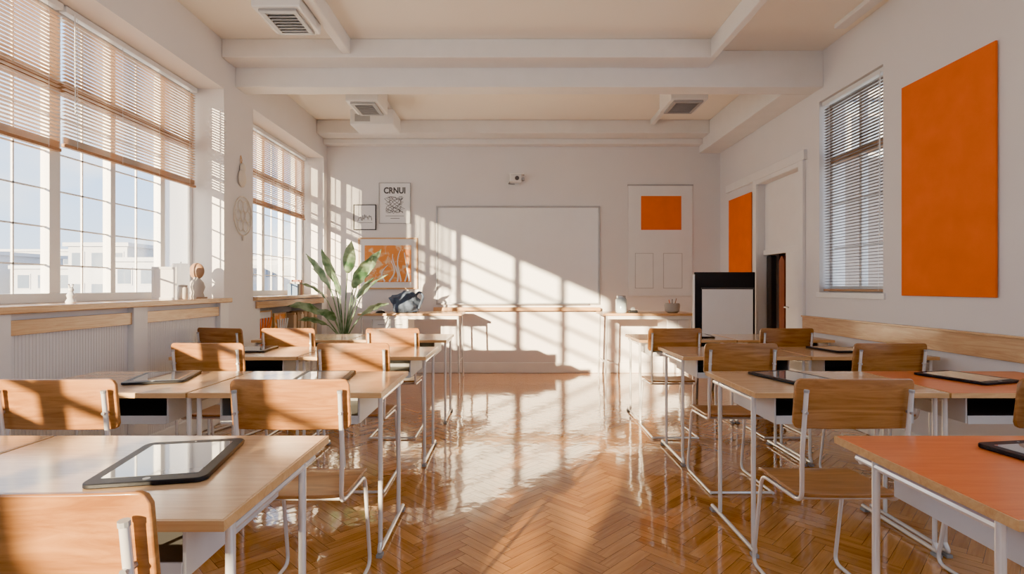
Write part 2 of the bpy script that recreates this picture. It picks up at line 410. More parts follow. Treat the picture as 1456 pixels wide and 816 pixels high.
def blind(label, x, y0, y1, zt, zb, group, sp=.024, wd=.028, tilt=9, sgn=1, mat='slat', stack=7):
    r = thing('venetian_blind', label, 'blind', (x, y0, zt), 0, group)
    L = y1-y0; H = zt-zb
    obj('headrail', B((-.025,.025,0,L,-.04,0)), M['wframe'], r, bevel=.003)
    bm = bmesh.new(); k = .05+sp; a = math.radians(tilt)
    ks = []
    while k < H-.03-stack*.006: ks.append((k, a)); k += sp
    for q in range(stack): ks.append((H-.028-q*.006, .04))
    for k, aa in ks:
        dx, dz = math.cos(aa)*wd/2*sgn, math.sin(aa)*wd/2
        v = [bm.verts.new(p) for p in ((-dx,.006,-k-dz),(dx,.006,-k+dz),(dx,L-.006,-k+dz),(-dx,L-.006,-k-dz))]
        bm.faces.new(v)
    obj('slats', bm, M[mat], r)
    obj('bottom_rail', B((-.016,.016,.004,L-.004,-H,-H+.022)), M['slat2'], r, bevel=.003)
    nn = max(2, int(L/.45)+1)
    for i in range(nn):
        yy = .1+(L-.2)*i/(nn-1)
        bm = bmesh.new(); tube(bm, [(.016*sgn,yy,-.03),(.016*sgn,yy,-H+.01)], .0014, 4)
        obj('ladder_cord', bm, M['wframe'], r)
    obj('pull_wand', T(([(.03*sgn,.06,-.03),(.034*sgn,.06,-H*.75)], .004), seg=6), M['wframe'], r)
    return r
blind('half lowered beige venetian blind cut off by the left edge of the photo', XG+.065, 2.72, 3.425, HEAD-.005, 2.08, 'venetian blinds')
blind('wide half lowered beige venetian blind over the near left window', XG+.065, 3.445, 4.88, HEAD-.005, 2.12, 'venetian blinds')
blind('half lowered venetian blind over the rear left window beside the back wall', XG+.065, 5.48, 7.46, HEAD-.005, 2.15, 'venetian blinds')
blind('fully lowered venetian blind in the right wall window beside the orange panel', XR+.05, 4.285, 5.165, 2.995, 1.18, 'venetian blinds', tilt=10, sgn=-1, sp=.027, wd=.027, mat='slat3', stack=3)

# ---------------------------------------------------------------- door on the right
d = bpy.data.objects.new('door_1', None); COL.objects.link(d); d['kind'] = 'structure'; d.location = (XR, 5.5, 0)
def lb(*bs): return B(*[(a-XR,b-XR,c-5.5,e-5.5,f,g) for a,b,c,e,f,g in bs])
obj('door_casing', lb((XR-.03,XR,5.41,5.50,0,2.56),(XR-.03,XR,6.45,6.54,0,2.56),(XR-.035,XR,5.38,7.35,2.50,2.60),(XR-.03,XR,5.50,6.45,2.45,2.5)), M['trim'], d, bevel=.004)
obj('transom_panel', lb((XR+.08,XR+.11,5.5,6.45,1.64,2.45),(XR+.06,XR+.11,5.5,6.45,1.60,1.66)), M['trim'], d, bevel=.003)
lf = obj('door_leaf', lb((XR+.06,XR+.10,5.5,5.92,0,1.60)), M['trim'], d, bevel=.003)
obj('door_handle', T(([(.06,.37,1.0),(.02,.37,1.0),(.02,.29,1.0)], .009)), M['silver'], lf)
struct('wall_closet', B((XR+.25,XR+.27,5.4,5.42,0,2.5),(XR+.8,XR+.82,5.4,6.6,0,2.5),(XR+.25,XR+.82,6.5,6.6,0,2.5),(XR+.25,XR+.82,5.3,5.4,0,2.5),(XR+.25,XR+.82,5.4,6.6,2.45,2.5),(XR,XR+.82,5.4,6.6,-.05,0)), M['closet'])
bm = bmesh.new()
slab(bm, .12, 1.0, .02, .05, lambda u,v,s,t: (XR+.18+s*t/2, 6.20+u, 1.06+v+.02*math.cos(u*60)), nx=14)
o = obj('hanging_coat', bm, M['coat'], smooth=True); tag(o, 'reddish brown coat hanging in the gap beside the door leaf', 'coat')
bm = bmesh.new()
slab(bm, .10, 1.15, .02, .06, lambda u,v,s,t: (XR+.12+s*t/2+.01*math.sin(u*80), 6.37+u*.8, 1.02+v), nx=14)
o = obj('hanging_coat', bm, M['coat2'], smooth=True); tag(o, 'black coat hanging beyond the reddish coat in the doorway', 'coat')

# ---------------------------------------------------------------- wall panels
def wallpanel(label, y0, y1, z0, z1):
    r = thing('wall_panel', label, 'panel', (XR, (y0+y1)/2, z0), 0, 'orange wall panels')
    h = (y1-y0)/2
    obj('felt_face', B((-.022,-.008,-h,h,0,z1-z0)), M['orange'], r, bevel=.003)
    obj('backing', B((-.008,0,-h+.01,h-.01,.01,z1-z0-.01)), M['edge'], r)
wallpanel('large orange felt panel on the right wall beside the window', 3.26, 4.05, 1.155, 2.72)
wallpanel('smaller orange panel on the right wall between back corner and door', 6.60, 7.28, 1.38, 2.39)

# ---------------------------------------------------------------- back wall items
r = thing('whiteboard', 'wide white dry erase board in grey frame on the back wall', 'whiteboard', (.085, YB, .97))
obj('writing_surface', B((-1.14,1.14,-.022,-.005,.02,1.38)), M['board'], r)
w = 1.16
obj('frame', B((-w,w,-.035,0,0,.025),(-w,w,-.035,0,1.375,1.40),(-w,-w+.025,-.035,0,.025,1.375),(w-.025,w,-.035,0,.025,1.375)), M['grey'], r, bevel=.004)
obj('pen_tray', B((-1.0,1.0,-.075,-.035,.0,.012),(-1.0,1.0,-.078,-.070,.0,.022)), M['silver'], r, bevel=.002)
struct('trim_30', B((-1.10,1.24,YB-.12,YB,.886,.935)), M['ledge'], label='wooden ledge along the back wall under the whiteboard', bevel=.004)
r = thing('wall_chart', 'white hanging chart with orange square and two outlined rectangles', 'wall chart', (2.105, YB, 1.10))
obj('sheet', B((-.455,.455,-.02,-.006,0,1.56)), M['paper'], r, bevel=.002)
obj('orange_square', B((-.275,.295,-.024,-.02,.93,1.41)), M['orange'], r)
def outline(x0,x1,z0,z1,t=.006,y=-.0225): return [(x0,x1,y,-.02,z0,z0+t),(x0,x1,y,-.02,z1-t,z1),(x0,x0+t,y,-.02,z0,z1),(x1-t,x1,y,-.02,z0,z1)]
obj('outlined_rectangle', B(*outline(-.36,-.10,.10,.60)), M['grey'], r)
obj('outlined_rectangle', B(*outline(.04,.31,.10,.60)), M['grey'], r)
obj('hanging_rail', B((-.465,.465,-.028,0,1.555,1.575)), M['grey'], r, bevel=.002)
obj('bottom_rail', B((-.46,.46,-.026,-.004,-.012,.005)), M['trim'], r, bevel=.002)
r = thing('security_camera', 'small white camera on a bracket above the whiteboard', 'camera', (.07, YB, 2.66))
obj('mount_plate', B((-.045,.045,-.015,0,0,.18)), M['white'], r, bevel=.004)
obj('bracket', T((fillet([(0,-.01,.13),(0,-.07,.13),(0,-.09,.09)], .02), .014)), M['grey'], r)
hd = obj('camera_body', B((-.10,.06,-.17,-.06,.03,.125),(-.10,.10,-.19,-.05,.125,.145)), M['white'], r, bevel=.008)
obj('lens', T(([(.0,-.165,.075),(.0,-.185,.072)], .030), seg=16), M['dark'], hd)
obj('side_lamp', T(([(.085,-.06,.075),(.085,-.15,.072)], .022), seg=14), M['grey'], hd)
obj('cable', T((fillet([(-.09,-.09,.05),(-.12,-.03,.02),(-.03,-.01,.02)], .02), .008)), M['grey'], r)

def framed(name, label, x, z, w, h, fm, fw, inner, group=None, depth=.025):
    r = thing(name, label, 'picture', (x, YB, z), 0, group)
    obj('frame', B((-w/2,w/2,-depth,0,0,fw),(-w/2,w/2,-depth,0,h-fw,h),(-w/2,-w/2+fw,-depth,0,fw,h-fw),(w/2-fw,w/2,-depth,0,fw,h-fw)), fm, r, bevel=.002)
    obj('mount_board', B((-w/2+fw,w/2-fw,-depth+.012,-.004,fw,h-fw)), M['paper'], r)
    inner(r, -depth+.012, w, h)
    return r
def inn_small(r, y, w, h):
    rnd = random.Random(3); bm = bmesh.new(); p = Vector((-.10, y-.001, .12)); pts = [p.copy()]
    for k in range(22):
        p = Vector((-.10+.20*(k+1)/22, y-.001, .13+rnd.uniform(0,.09))); pts.append(p)
    tube(bm, pts, .004, 5); box(bm, -.11,.11,y-.002,y,.10,.105)
    obj('ink_drawing', bm, M['ink'], r)
framed('framed_picture', 'small thin black framed sketch left of the lettered poster', -2.09, 2.03, .32, .36, M['black'], .010, inn_small, group='pictures on the back wall')
def text_mesh(txt, size):
    cu = bpy.data.curves.new('t', 'FONT'); cu.body = txt; cu.size = size; cu.align_x = 'CENTER'; cu.extrude = .001; cu.offset = size*.035
    o = bpy.data.objects.new('t', cu); COL.objects.link(o)
    dg = bpy.context.evaluated_depsgraph_get(); dg.update()
    me = bpy.data.meshes.new_from_object(o.evaluated_get(dg)); bpy.data.objects.remove(o)
    me.transform(Matrix.Rotation(PI/2, 4, 'X')); return me
def inn_poster(r, y, w, h):
    me = text_mesh('CRNUI', .125); me.materials.append(M['dark'])
    o = bpy.data.objects.new('lettering', me); COL.objects.link(o); o.parent = r; o.location = (0, y-.001, .43); o.scale = (.82,1,.95)
    rnd = random.Random(5); bm = bmesh.new(); pts = []
    for k in range(110):
        t = k/109; a = t*2*PI*7
        pts.append(Vector((.15*math.sin(a*1.0+.5)*(.4+.6*rnd.random()), y-.0015, .265+.13*math.cos(a*.73)*(.5+.5*rnd.random()))))
    tube(bm, pts, .0032, 4)
    obj('ink_sketch', bm, M['ink'], r)
    obj('caption_line', B((-.13,.13,y-.002,y,.105,.111)), M['ink'], r)
    obj('caption_line', B((-.06,.07,y-.002,y,.07,.077)), M['ink'], r)
framed('framed_picture', 'tall framed poster with dark lettering over a grey sketch', -1.665, 2.12, .45, .58, M['grey'], .008, inn_poster, group='pictures on the back wall')
def inn_art(r, y, w, h):
    obj('orange_print', B((-.33,.33,y-.004,y,.10,.62)), M['art'], r)
    for x0, zt, amp, ph in ((.02,.40,.05,0),(.08,.50,.06,1.2),(.15,.56,.045,2.2),(.22,.52,.04,.6),(-.06,.34,.05,2.8),(.27,.38,.03,1.7)):
        bm = bmesh.new(); f = []
        for i in range(15):
            t = i/14; f.append((x0+amp*math.sin(ph+t*3.6)+.05*t, y-.006, .108+(zt-.11)*t))
        tube(bm, f, .008, 6, radii=[.013*(1-.65*i/15) for i in range(15)])
        obj('pale_swirl', bm, M['paper'], r)
framed('framed_picture', 'wide framed orange print with pale swirling plant lines behind the plant', -1.76, 1.19, .84, .73, M['edge'], .02, inn_art, group='pictures on the back wall', depth=.03)

# ---------------------------------------------------------------- pier ornaments
r = thing('wall_ornament', 'small cream shell ornament hanging high on the window pier', 'ornament', (XL, 5.19, 2.2))
bm = bmesh.new()
bmesh.ops.create_uvsphere(bm, u_segments=12, v_segments=8, radius=.065, matrix=Matrix.Translation((.02,0,.07)) @ Matrix.Diagonal((.4,1,1.3,1)))
bmesh.ops.create_uvsphere(bm, u_segments=12, v_segments=8, radius=.042, matrix=Matrix.Translation((.02,.01,.17)) @ Matrix.Diagonal((.5,1,1.2,1)))
obj('shell', bm, M['cream'], r, smooth=True)
obj('hanging_loop', T(([(.012,0,.19),(.012,.015,.25),(.008,0,.29),(.012,-.015,.25),(.012,0,.19)], .004), seg=6), M['edge'], r)
r = thing('wall_ornament', 'cream lacework wreath ornament low on the window pier', 'ornament', (XL, 5.22, 1.72))
def ring(bm, cy, cz, ry, rz, rad, x=.015, n=20):
    tube(bm, [(x, cy+ry*math.cos(2*PI*k/n), cz+rz*math.sin(2*PI*k/n)) for k in range(n+1)], rad, 6, cap=False)
bm = bmesh.new(); ring(bm, 0, .19, .17, .19, .006); obj('outer_ring', bm, M['cream'], r, smooth=True)
bm = bmesh.new()
for k in range(6):
    a = 2*PI*k/6; ring(bm, .095*math.cos(a), .19+.11*math.sin(a), .05, .055, .004, n=12)
ring(bm, 0, .19, .045, .05, .005, n=14)
obj('lace_loops', bm, M['cream'], r, smooth=True)
obj('tassel', T(([(.012,0,.0),(.012,.005,-.05)], .008), ([(.012,.015,.0),(.012,.02,-.04)], .005)), M['cream'], r)

# ---------------------------------------------------------------- sill objects
r = thing('photo_frame', 'small white photo frame standing on the long window sill', 'photo frame', (-2.76, 4.26, SILL), .5)
obj('frame', B((-.085,.085,-.01,.01,0,.018),(-.085,.085,-.01,.01,.242,.26),(-.085,-.067,-.01,.01,.018,.242),(.067,.085,-.01,.01,.018,.242)), M['white'], r, bevel=.002)
obj('photo', B((-.067,.067,-.004,.004,.018,.242)), M['paper'], r)
r = thing('pillar_candle', 'thick white pillar candle on the long window sill', 'candle', (-2.76, 4.47, SILL))
bm = bmesh.new(); lathe(bm, [(.06,0),(.065,.01),(.065,.28),(.058,.295),(.02,.288)], 20); obj('wax', bm, M['frost'], r, smooth=True)
obj('wick', T(([(0,0,.286),(.003,0,.31)], .003), seg=6), M['dark'], r)
r = thing('glass_jar', 'low cream jar beside the candle on the long window sill', 'jar', (-2.68, 4.37, SILL))
bm = bmesh.new(); lathe(bm, [(.03,0),(.038,.01),(.038,.09),(.03,.10)], 16); obj('body', bm, M['cream'], r, smooth=True)
bm = bmesh.new(); lathe(bm, [(.034,.10),(.034,.115),(.01,.12)], 16); obj('lid', bm, M['stone'], r, smooth=True)
r = thing('sculpture', 'brown and grey round headed sculpture at the end of the sill', 'sculpture', (-2.76, 4.70, SILL))
bm = bmesh.new(); lathe(bm, [(.055,0),(.06,.02),(.05,.05),(.066,.10),(.055,.14),(.028,.17),(.024,.19)], 16); obj('torso', bm, M['stone'], r, smooth=True)
bm = bmesh.new()
bmesh.ops.create_uvsphere(bm, u_segments=20, v_segments=12, radius=.072, matrix=Matrix.Translation((0,0,.24)) @ Matrix.Diagonal((.9,.5,1,1)))
obj('head', bm, M['brown'], r, smooth=True)
obj('base', B((-.065,.065,-.05,.05,0,.012)), M['brown'], r, bevel=.002)
r = thing('figurine', 'tiny white figurine alone on the long window sill', 'figurine', (-2.68, 3.26, SILL))
bm = bmesh.new(); lathe(bm, [(.026,0),(.03,.01),(.018,.03),(.024,.05),(.012,.07)], 14); obj('body', bm, M['white'], r, smooth=True)
bm = bmesh.new(); bmesh.ops.create_uvsphere(bm, u_segments=12, v_segments=8, radius=.016, matrix=Matrix.Translation((0,0,.083)))
for s in (-1,1): tube(bm, [(0,s*.008,.09),(0,s*.016,.118)], .005, 6)
obj('head', bm, M['white'], r, smooth=True)
bc = [(.12,.20,.34),(.55,.5,.45),(.35,.12,.07),(.5,.35,.2)]
bl = ['dark blue book standing on the rear left sill','pale cloth book standing on the rear left sill','dark red book standing on the rear left sill','tan book standing last on the rear left sill']
for i in range(4):
    m = plain('book_cover', bc[i], .6)
    r = thing('book', bl[i], 'book', (-2.70, 6.60+.055*i, SILL), 0, 'books on the rear left sill')
    h = .14+.025*(i%3); t = .042
    obj('cover', B((-.06,.06,0,.003,0,h),(-.06,.06,t-.003,t,0,h),(.057,.06,.003,t-.003,0,h)), m, r)
    obj('pages', B((-.058,.057,.003,t-.003,.004,h-.004)), M['paper'], r)
def lean_pic(label, y, w, h, mat):
    r = thing('framed_picture', label, 'picture', (-2.72, y, .42), PI/2, 'pictures in the wall niche')
    obj('frame', B((-w/2,w/2,-.01,.012,0,.015),(-w/2,w/2,-.01,.012,h-.015,h),(-w/2,-w/2+.015,-.01,.012,.015,h-.015),(w/2-.015,w/2,-.01,.012,.015,h-.015)), M['edge'], r)
    obj('print', B((-w/2+.015,w/2-.015,-.003,.006,.015,h-.015)), mat, r)
    for k in range(5):
        obj('brush_stroke', T(([(-w*.3+k*.06,-.013,.1),(-w*.3+k*.05+.04,-.013,h*.6),(-w*.25+k*.07,-.013,h*.85)], .010), seg=5), M['orange'] if mat is M['paper'] else M['paper'], r)
lean_pic('wood framed sketch standing first in the niche under the rear window', 5.86, .4, .54, M['paper'])
lean_pic('orange print standing second in the niche under the rear window', 6.28, .32, .5, M['art'])
nb = ['nearest','second','third','fourth','fifth','sixth','seventh']
for i in range(7):
    m = plain('folder_board', [(.50,.34,.22),(.36,.23,.14),(.64,.50,.36)][i%3], .7)
    r = tag(obj('document_folder', B((-.10,.10,0,.085,0,.46+.03*(i%2)),(-.10,.10,.02,.065,.46,.485)), m, bevel=.004),
        'light brown upright folder in the niche under the rear window, %s of seven' % nb[i], 'folder', 'folders in the wall niche')
    r.location = (-2.75, 6.52+i*.115, .42)

# ---------------------------------------------------------------- desks
DW, DD = .86, .62
def make_desk(label, loc, top='desk'):
    r = thing('student_desk', label, 'desk', loc, 0, 'student desks')
    h = DW/2; q = DD/2
    t = obj('tabletop', B((-h+.004,h-.004,-q+.004,q-.004,.727,.75)), M[top], r, bevel=.003)
    obj('edge_band', B((-h,h,-q,-q+.004,.727,.749),(-h,h,q-.004,q,.727,.749),(-h,-h+.004,-q+.004,q-.004,.727,.749),(h-.004,h,-q+.004,q-.004,.727,.749)), M['edge'], t)
    tr = obj('book_tray', B((-.31,.31,-.25,.20,.60,.608),(-.318,-.31,-.25,.20,.60,.727),(.31,.318,-.25,.20,.60,.727),(-.31,.31,.192,.20,.608,.727),(-.31,.31,-.253,-.247,.597,.635)), M['tray'], r, bevel=.001)
    obj('shade_lining', B((-.308,.308,-.244,.19,.6085,.611),(-.308,.308,.186,.190,.611,.725),(-.309,-.3065,-.244,.186,.611,.725),(.3065,.309,-.244,.186,.611,.725)), M['inner_shade'], tr)  # dark sheets put the tray's inner shade into the colour
    for s in (-1, 1):
        x = s*.412
        for y in (-.25, .14):
            obj('leg', T(([(x,y,.727),(x,y,.035)], .0105), seg=10), M['tube'], r, smooth=True)
        fb = obj('foot_bar', T((fillet([(x,-.25,.06),(x,-.275,.024),(x,.25,.024)], .02), .0105), seg=10), M['tube'], r, smooth=True)
        for y in (-.26, .235):
            obj('foot_pad', B((x-.014,x+.014,y-.02,y+.02,0,.0145)), M['rubber'], fb, bevel=.002)
        obj('side_rail', T(([(x,-.25,.708),(x,.22,.708)], .010), seg=8), M['tube'], r, smooth=True)
    obj('cross_rail', T(([(-.41,.215,.70),(.41,.215,.70)], .010), seg=8), M['tube'], r, smooth=True)
    return r
LI, LO = -1.01, -1.88
RX = {1:1.45, 2:1.51, 3:1.58, 4:1.56}
RY = {1:1.39, 2:2.69, 3:3.92, 4:5.06}
d0 = make_desk('light wood desk nearest the camera on the left, under the largest tablet', (LI, RY[1], 0))
dup(d0, (LO, RY[1], 0), 0, 'empty light wood desk in the bottom left corner of the photo')
dup(d0, (LI, RY[2], 0), 0, 'light wood desk by the aisle, second from camera on the left side')
dup(d0, (LO, RY[2], 0), 0, 'light wood desk by the window wall, second from camera, tablet at its far edge')
dup(d0, (LI, RY[3], 0), 0, 'light wood desk by the aisle, third from camera on the left side')
dup(d0, (LO, RY[3], 0), 0, 'light wood desk by the window wall in the third row, with small tablet')
dup(d0, (LI, RY[4], 0), 0, 'light wood desk by the aisle in the farthest left row')
dup(d0, (LO, RY[4], 0), 0, 'light wood desk by the window wall in the farthest left row, before the plant')
dup(d0, (RX[2], RY[2], 0), 0, 'pale wood desk by the aisle, second from camera on the right side')
dup(d0, (RX[3], RY[3], 0), 0, 'wood desk by the aisle in the third row on the right')
dup(d0, (RX[3]+.87, RY[3], 0), 0, 'wood desk by the right wall in the third row')
dup(d0, (RX[4], RY[4], 0), 0, 'wood desk by the aisle in the farthest right row')
dup(d0, (RX[4]+.87, RY[4], 0), 0, 'wood desk by the right wall in the farthest row, before the easel')
d1 = make_desk('orange topped desk in the bottom right corner of the photo', (RX[1], RY[1], 0), 'desk_o')
dup(d1, (RX[2]+.87, RY[2], 0), 0, 'orange topped desk by the right wall in the second row')

# ---------------------------------------------------------------- chairs
def make_chair(label, loc, rz=0):
    r = thing('student_chair', label, 'chair', loc, rz, 'student chairs')
    bm = bmesh.new()
    def bmap(u, v, s, t):
        z = .797+v; y = -.205+.28*u*u-.12*v+s*t/2
        return (u, y, z)
    slab(bm, .43, .185, .022, .014, bmap, nx=26, ny=5)
    obj('backrest', bm, M['chair'], r, bevel=.003, smooth=True)
    bm = bmesh.new()
    def smap(u, v, s, t):
        z = .445+.25*u*u*.5+(-(max(0, v-.10))**2*2.5)+(max(0,-v-.1))**2*1.5+s*t/2
        return (u, v, z)
    slab(bm, .37, .385, .05, .013, smap, nx=24, ny=10)
    obj('seat', bm, M['chair'], r, bevel=.003, smooth=True)
    for s in (-1, 1):
        x = s*.172
        p = fillet([(s*.188,-.228,.845),(s*.188,-.200,.62),(x*1.02,-.175,.43),(x*1.02,.14,.420),(x*1.04,.215,.010),(x*1.06,-.215,.0105)], .045, 5)
        fr = obj('side_frame', T((p, .0083), seg=10), M['tube'], r, smooth=True)
        obj('frame_cap', T(([(s*.188,-.228,.843),(s*.188,-.229,.852)], .0095), seg=10), M['rubber'], fr)
        obj('fixing_screw', T(([(s*.188,-.2045,.77),(s*.188,-.232,.77)], .006), seg=8), M['silver'], fr)
    obj('cross_bar', T(([(-.171,.05,.424),(.171,.05,.424)], .008)), M['tube'], r, smooth=True)
    obj('cross_bar', T(([(-.171,-.12,.427),(.171,-.12,.427)], .008)), M['tube'], r, smooth=True)
    obj('floor_bar', T(([(-.180,-.208,.0105),(.180,-.208,.0105)], .0085)), M['tube'], r, smooth=True)
    return r
def cy(db): return db+.215
c0 = make_chair('wooden chair nearest the camera, cut off by the bottom left corner', (-.80, cy(.86), 0))
chairs = [
 (-.80, 1.92, 0, 'wooden chair by the aisle behind the largest tablet on the left'),
 (-1.64, 1.92, 0, 'wooden chair cut off by the left edge of the photo'),
 (-.94, 3.16, 0, 'wooden chair by the aisle at the third desk on the left'),
 (-1.80, 3.16, 0, 'wooden chair by the window wall in front of the small tablet'),
 (-.96, 4.30, 0, 'wooden chair by the aisle at the farthest left desk'),
 (-1.80, 4.30, 0, 'wooden chair by the window wall at the farthest left desk'),
 (-2.32, 4.33, -.25, 'turned wooden chair standing close to the panelled window wall'),
 (1.24, 1.93, 0, 'wooden chair by the aisle on the right, nearest and fully visible'),
 (2.05, 1.93, 0, 'wooden chair cut off by the right edge of the photo'),
 (1.35, 3.15, 0, 'wooden chair by the aisle in the third row on the right'),
 (2.23, 3.15, 0, 'wooden chair by the right wall in the third row'),
 (1.31, 4.30, 0, 'wooden chair by the aisle in the farthest right row'),
 (2.21, 4.30, 0, 'wooden chair by the right wall in the farthest row'),
]
for x, db, rz, lab in chairs: dup(c0, (x, cy(db), 0), rz, lab)

# ---------------------------------------------------------------- tablets
def make_tablet(label, loc, rz):
    r = thing('tablet', label, 'tablet', loc, rz, 'tablets on the desks')
    bm = bmesh.new(); rrect(bm, -.135,.135,-.175,.175,0,.012,.026); obj('body', bm, M['black'], r, bevel=.003, smooth=True)
    bm = bmesh.new(); rrect(bm, -.107,.107,-.135,.140,.012,.0128,.004); obj('screen', bm, M['screen'], r)
    bm = bmesh.new(); lathe(bm, [(.008,.0118),(.008,.0127)], 16, (0,-.155,0)); obj('home_button', bm, M['grey'], r)
    obj('camera_lens', T(([(0,.158,.0118),(0,.158,.0127)], .003)), M['grey'], r)
    return r
Z = .7505
t0 = make_tablet('largest tablet, on the desk nearest the camera on the left', (-.905, 1.435, Z), .2)
for x, y, rz, lab in (
 (-1.79, 2.76, .28, 'tablet on the second row desk by the window wall'),
 (-.97, 2.77, .12, 'tablet on the second row desk left of the aisle'),
 (-1.93, 4.0, .1, 'tablet on the third row desk by the window wall'),
 (1.44, 2.77, .25, 'tablet on the second row desk right of the aisle'),
 (2.33, 2.76, .3, 'tablet on the orange desk by the right wall'),
 (1.52, 1.43, .15, 'tablet cut off by the right edge on the bottom right desk'),
 (1.72, 3.98, .1, 'tablet on the third row desk right of the aisle'),
 (2.42, 4.0, .15, 'tablet on the third row desk by the right wall'),
 (1.75, 5.1, -.1, 'tablet on the farthest right desk by the aisle'),
 (-1.10, 5.08, .1, 'tablet on the farthest left desk by the aisle')):
    dup(t0, (x, y, Z), rz, lab)

# ---------------------------------------------------------------- side tables at the back
def side_table(label, x0, x1, bx0, bx1):
    cx = (x0+x1)/2; r = thing('side_table', label, 'table', (cx, 7.1, 0), 0, 'tables along the back wall')
    h = (x1-x0)/2
    obj('tabletop', B((-h,h,-.30,.30,.855,.885)), M['ledge'], r, bevel=.003)
    for sx in (-1, 1):
        for sy in (-1, 1):
            obj('leg', T(([(sx*(h-.05),sy*.26,.855),(sx*(h-.03),sy*.27,0)], .012), seg=10), M['tube'], r, smooth=True)
        obj('side_rail', T(([(sx*(h-.045),-.26,.25),(sx*(h-.045),.26,.25)], .009)), M['tube'], r)
    obj('rail', B((-h+.05,h-.05,-.27,-.25,.81,.855)), M['white'], r)
    db = obj('drawer_box', B((bx0-cx,bx1-cx,-.24,.2,.66,.855)), M['white'], r, bevel=.003)
    w2 = (bx1-bx0)/2
    for k in range(2):
        a = bx0-cx+.01+k*w2
        dr = obj('drawer', B((a,a+w2-.02,-.252,-.24,.675,.80)), M['panel'], db, bevel=.002)
        obj('drawer_pull', T(([(a+.06,-.262,.74),(a+w2-.08,-.262,.74)], .005)), M['grey'], dr)
side_table('narrow wood topped table behind the plant on the left of the back wall', -1.96, -.64, -1.78, -1.33)
side_table('narrow wood topped table before the wall chart on the back wall', 1.16, 2.34, 1.98, 2.26)

bm = bmesh.new(); bmesh.ops.create_icosphere(bm, subdivisions=4, radius=1)
for v in bm.verts:
    p = v.co.copy(); k = 1+.35*noise.noise(p*1.6+Vector((3,1,0)))+.12*noise.noise(p*5)
    v.co = Vector((p.x*.20*k, p.y*.13*k, max(-.11, p.z*.16*k)+.11))
r = thing('cloth_bag', 'crumpled blue grey cloth bag on the table under the orange print', 'bag', (-1.40, 7.05, .885))
obj('bag_body', bm, M['navy'], r, smooth=True)
obj('strap', T((fillet([(.08,0,.16),(.18,.02,.28),(.24,.0,.22),(.18,-.04,.05)], .06, 5), .016)), M['navy'], r, smooth=True)
r = thing('computer_mouse', 'small black mouse on the left back table', 'mouse', (-1.70, 6.93, .885))
bm = bmesh.new(); bmesh.ops.create_uvsphere(bm, u_segments=16, v_segments=10, radius=1)
for v in bm.verts: v.co = Vector((v.co.x*.065, v.co.y*.04, max(0, v.co.z)*.035))
obj('shell', bm, M['black'], r, smooth=True)
obj('wheel', T(([(.03,-.006,.03),(.03,.006,.03)], .008)), M['grey'], r)
r = thing('glass_jar', 'clear jar with grey lid on the right back table', 'jar', (1.42, 6.98, .885))
bm = bmesh.new(); lathe(bm, [(.06,0),(.07,.01),(.072,.17),(.055,.195)], 20); obj('body', bm, plain('jar_glass', (.50,.60,.66), .08, coat=.5, bump=0), r, smooth=True)
bm = bmesh.new(); lathe(bm, [(.058,.195),(.058,.22),(.01,.225)], 20); obj('lid', bm, M['silver'], r, smooth=True)
r = thing('tape_dispenser', 'small black desk gadget beside the clear jar', 'tape dispenser', (1.56, 6.93, .885))
obj('base', B((-.06,.06,-.025,.025,0,.035)), M['black'], r, bevel=.006)
bm = bmesh.new(); tube(bm, [(0,-.012,.045),(0,.012,.045)], .03, 16); obj('tape_roll', bm, M['grey'], r, smooth=True)
r = thing('pen_holder', 'grey bowl shaped pen holder on the right back table', 'pen holder', (2.08, 6.97, .885))
bm = bmesh.new(); lathe(bm, [(.06,0),(.09,.02),(.10,.10),(.09,.125),(.08,.125),(.075,.03)], 20); obj('cup', bm, M['stone'], r, smooth=True)
for k, (a, mm) in enumerate(((-.03,'orange'),(.0,'dark'),(.035,'brown'),(.02,'paper'))):
    obj('pen', T(([(a*.6,.01*k-.015,.04),(a*1.6,.012*k-.02,.17+.008*k)], .005), seg=6), M[mm], r)

# ---------------------------------------------------------------- flip chart easel
r = thing('flipchart_easel', 'black flip chart easel with blank white sheet near the door', 'easel', (2.36, 5.95, 0), -.05)
obj('board', B((-.33,.33,-.0,.025,.56,1.385)), M['black'], r, bevel=.006)
obj('paper_pad', B((-.25,.30,-.014,0,.48,1.20)), M['paper'], r, bevel=.001)
obj('clamp_bar', B((-.26,.31,-.022,0,1.195,1.215)), M['dark'], r, bevel=.003)
obj('side_strip', B((-.345,-.328,-.004,.026,.6,1.36)), M['white'], r, bevel=.002)
obj('leg', T(([(-.28,.015,.75),(-.34,-.12,0)], .013)), M['dark'], r)
obj('leg', T(([(.28,.015,.75),(.34,-.12,0)], .013)), M['dark'], r)
obj('leg', T(([(0,.035,1.2),(0,.42,0)], .013)), M['dark'], r)
obj('pen_ledge', B((-.33,.33,-.06,.0,.47,.485)), M['dark'], r, bevel=.002)

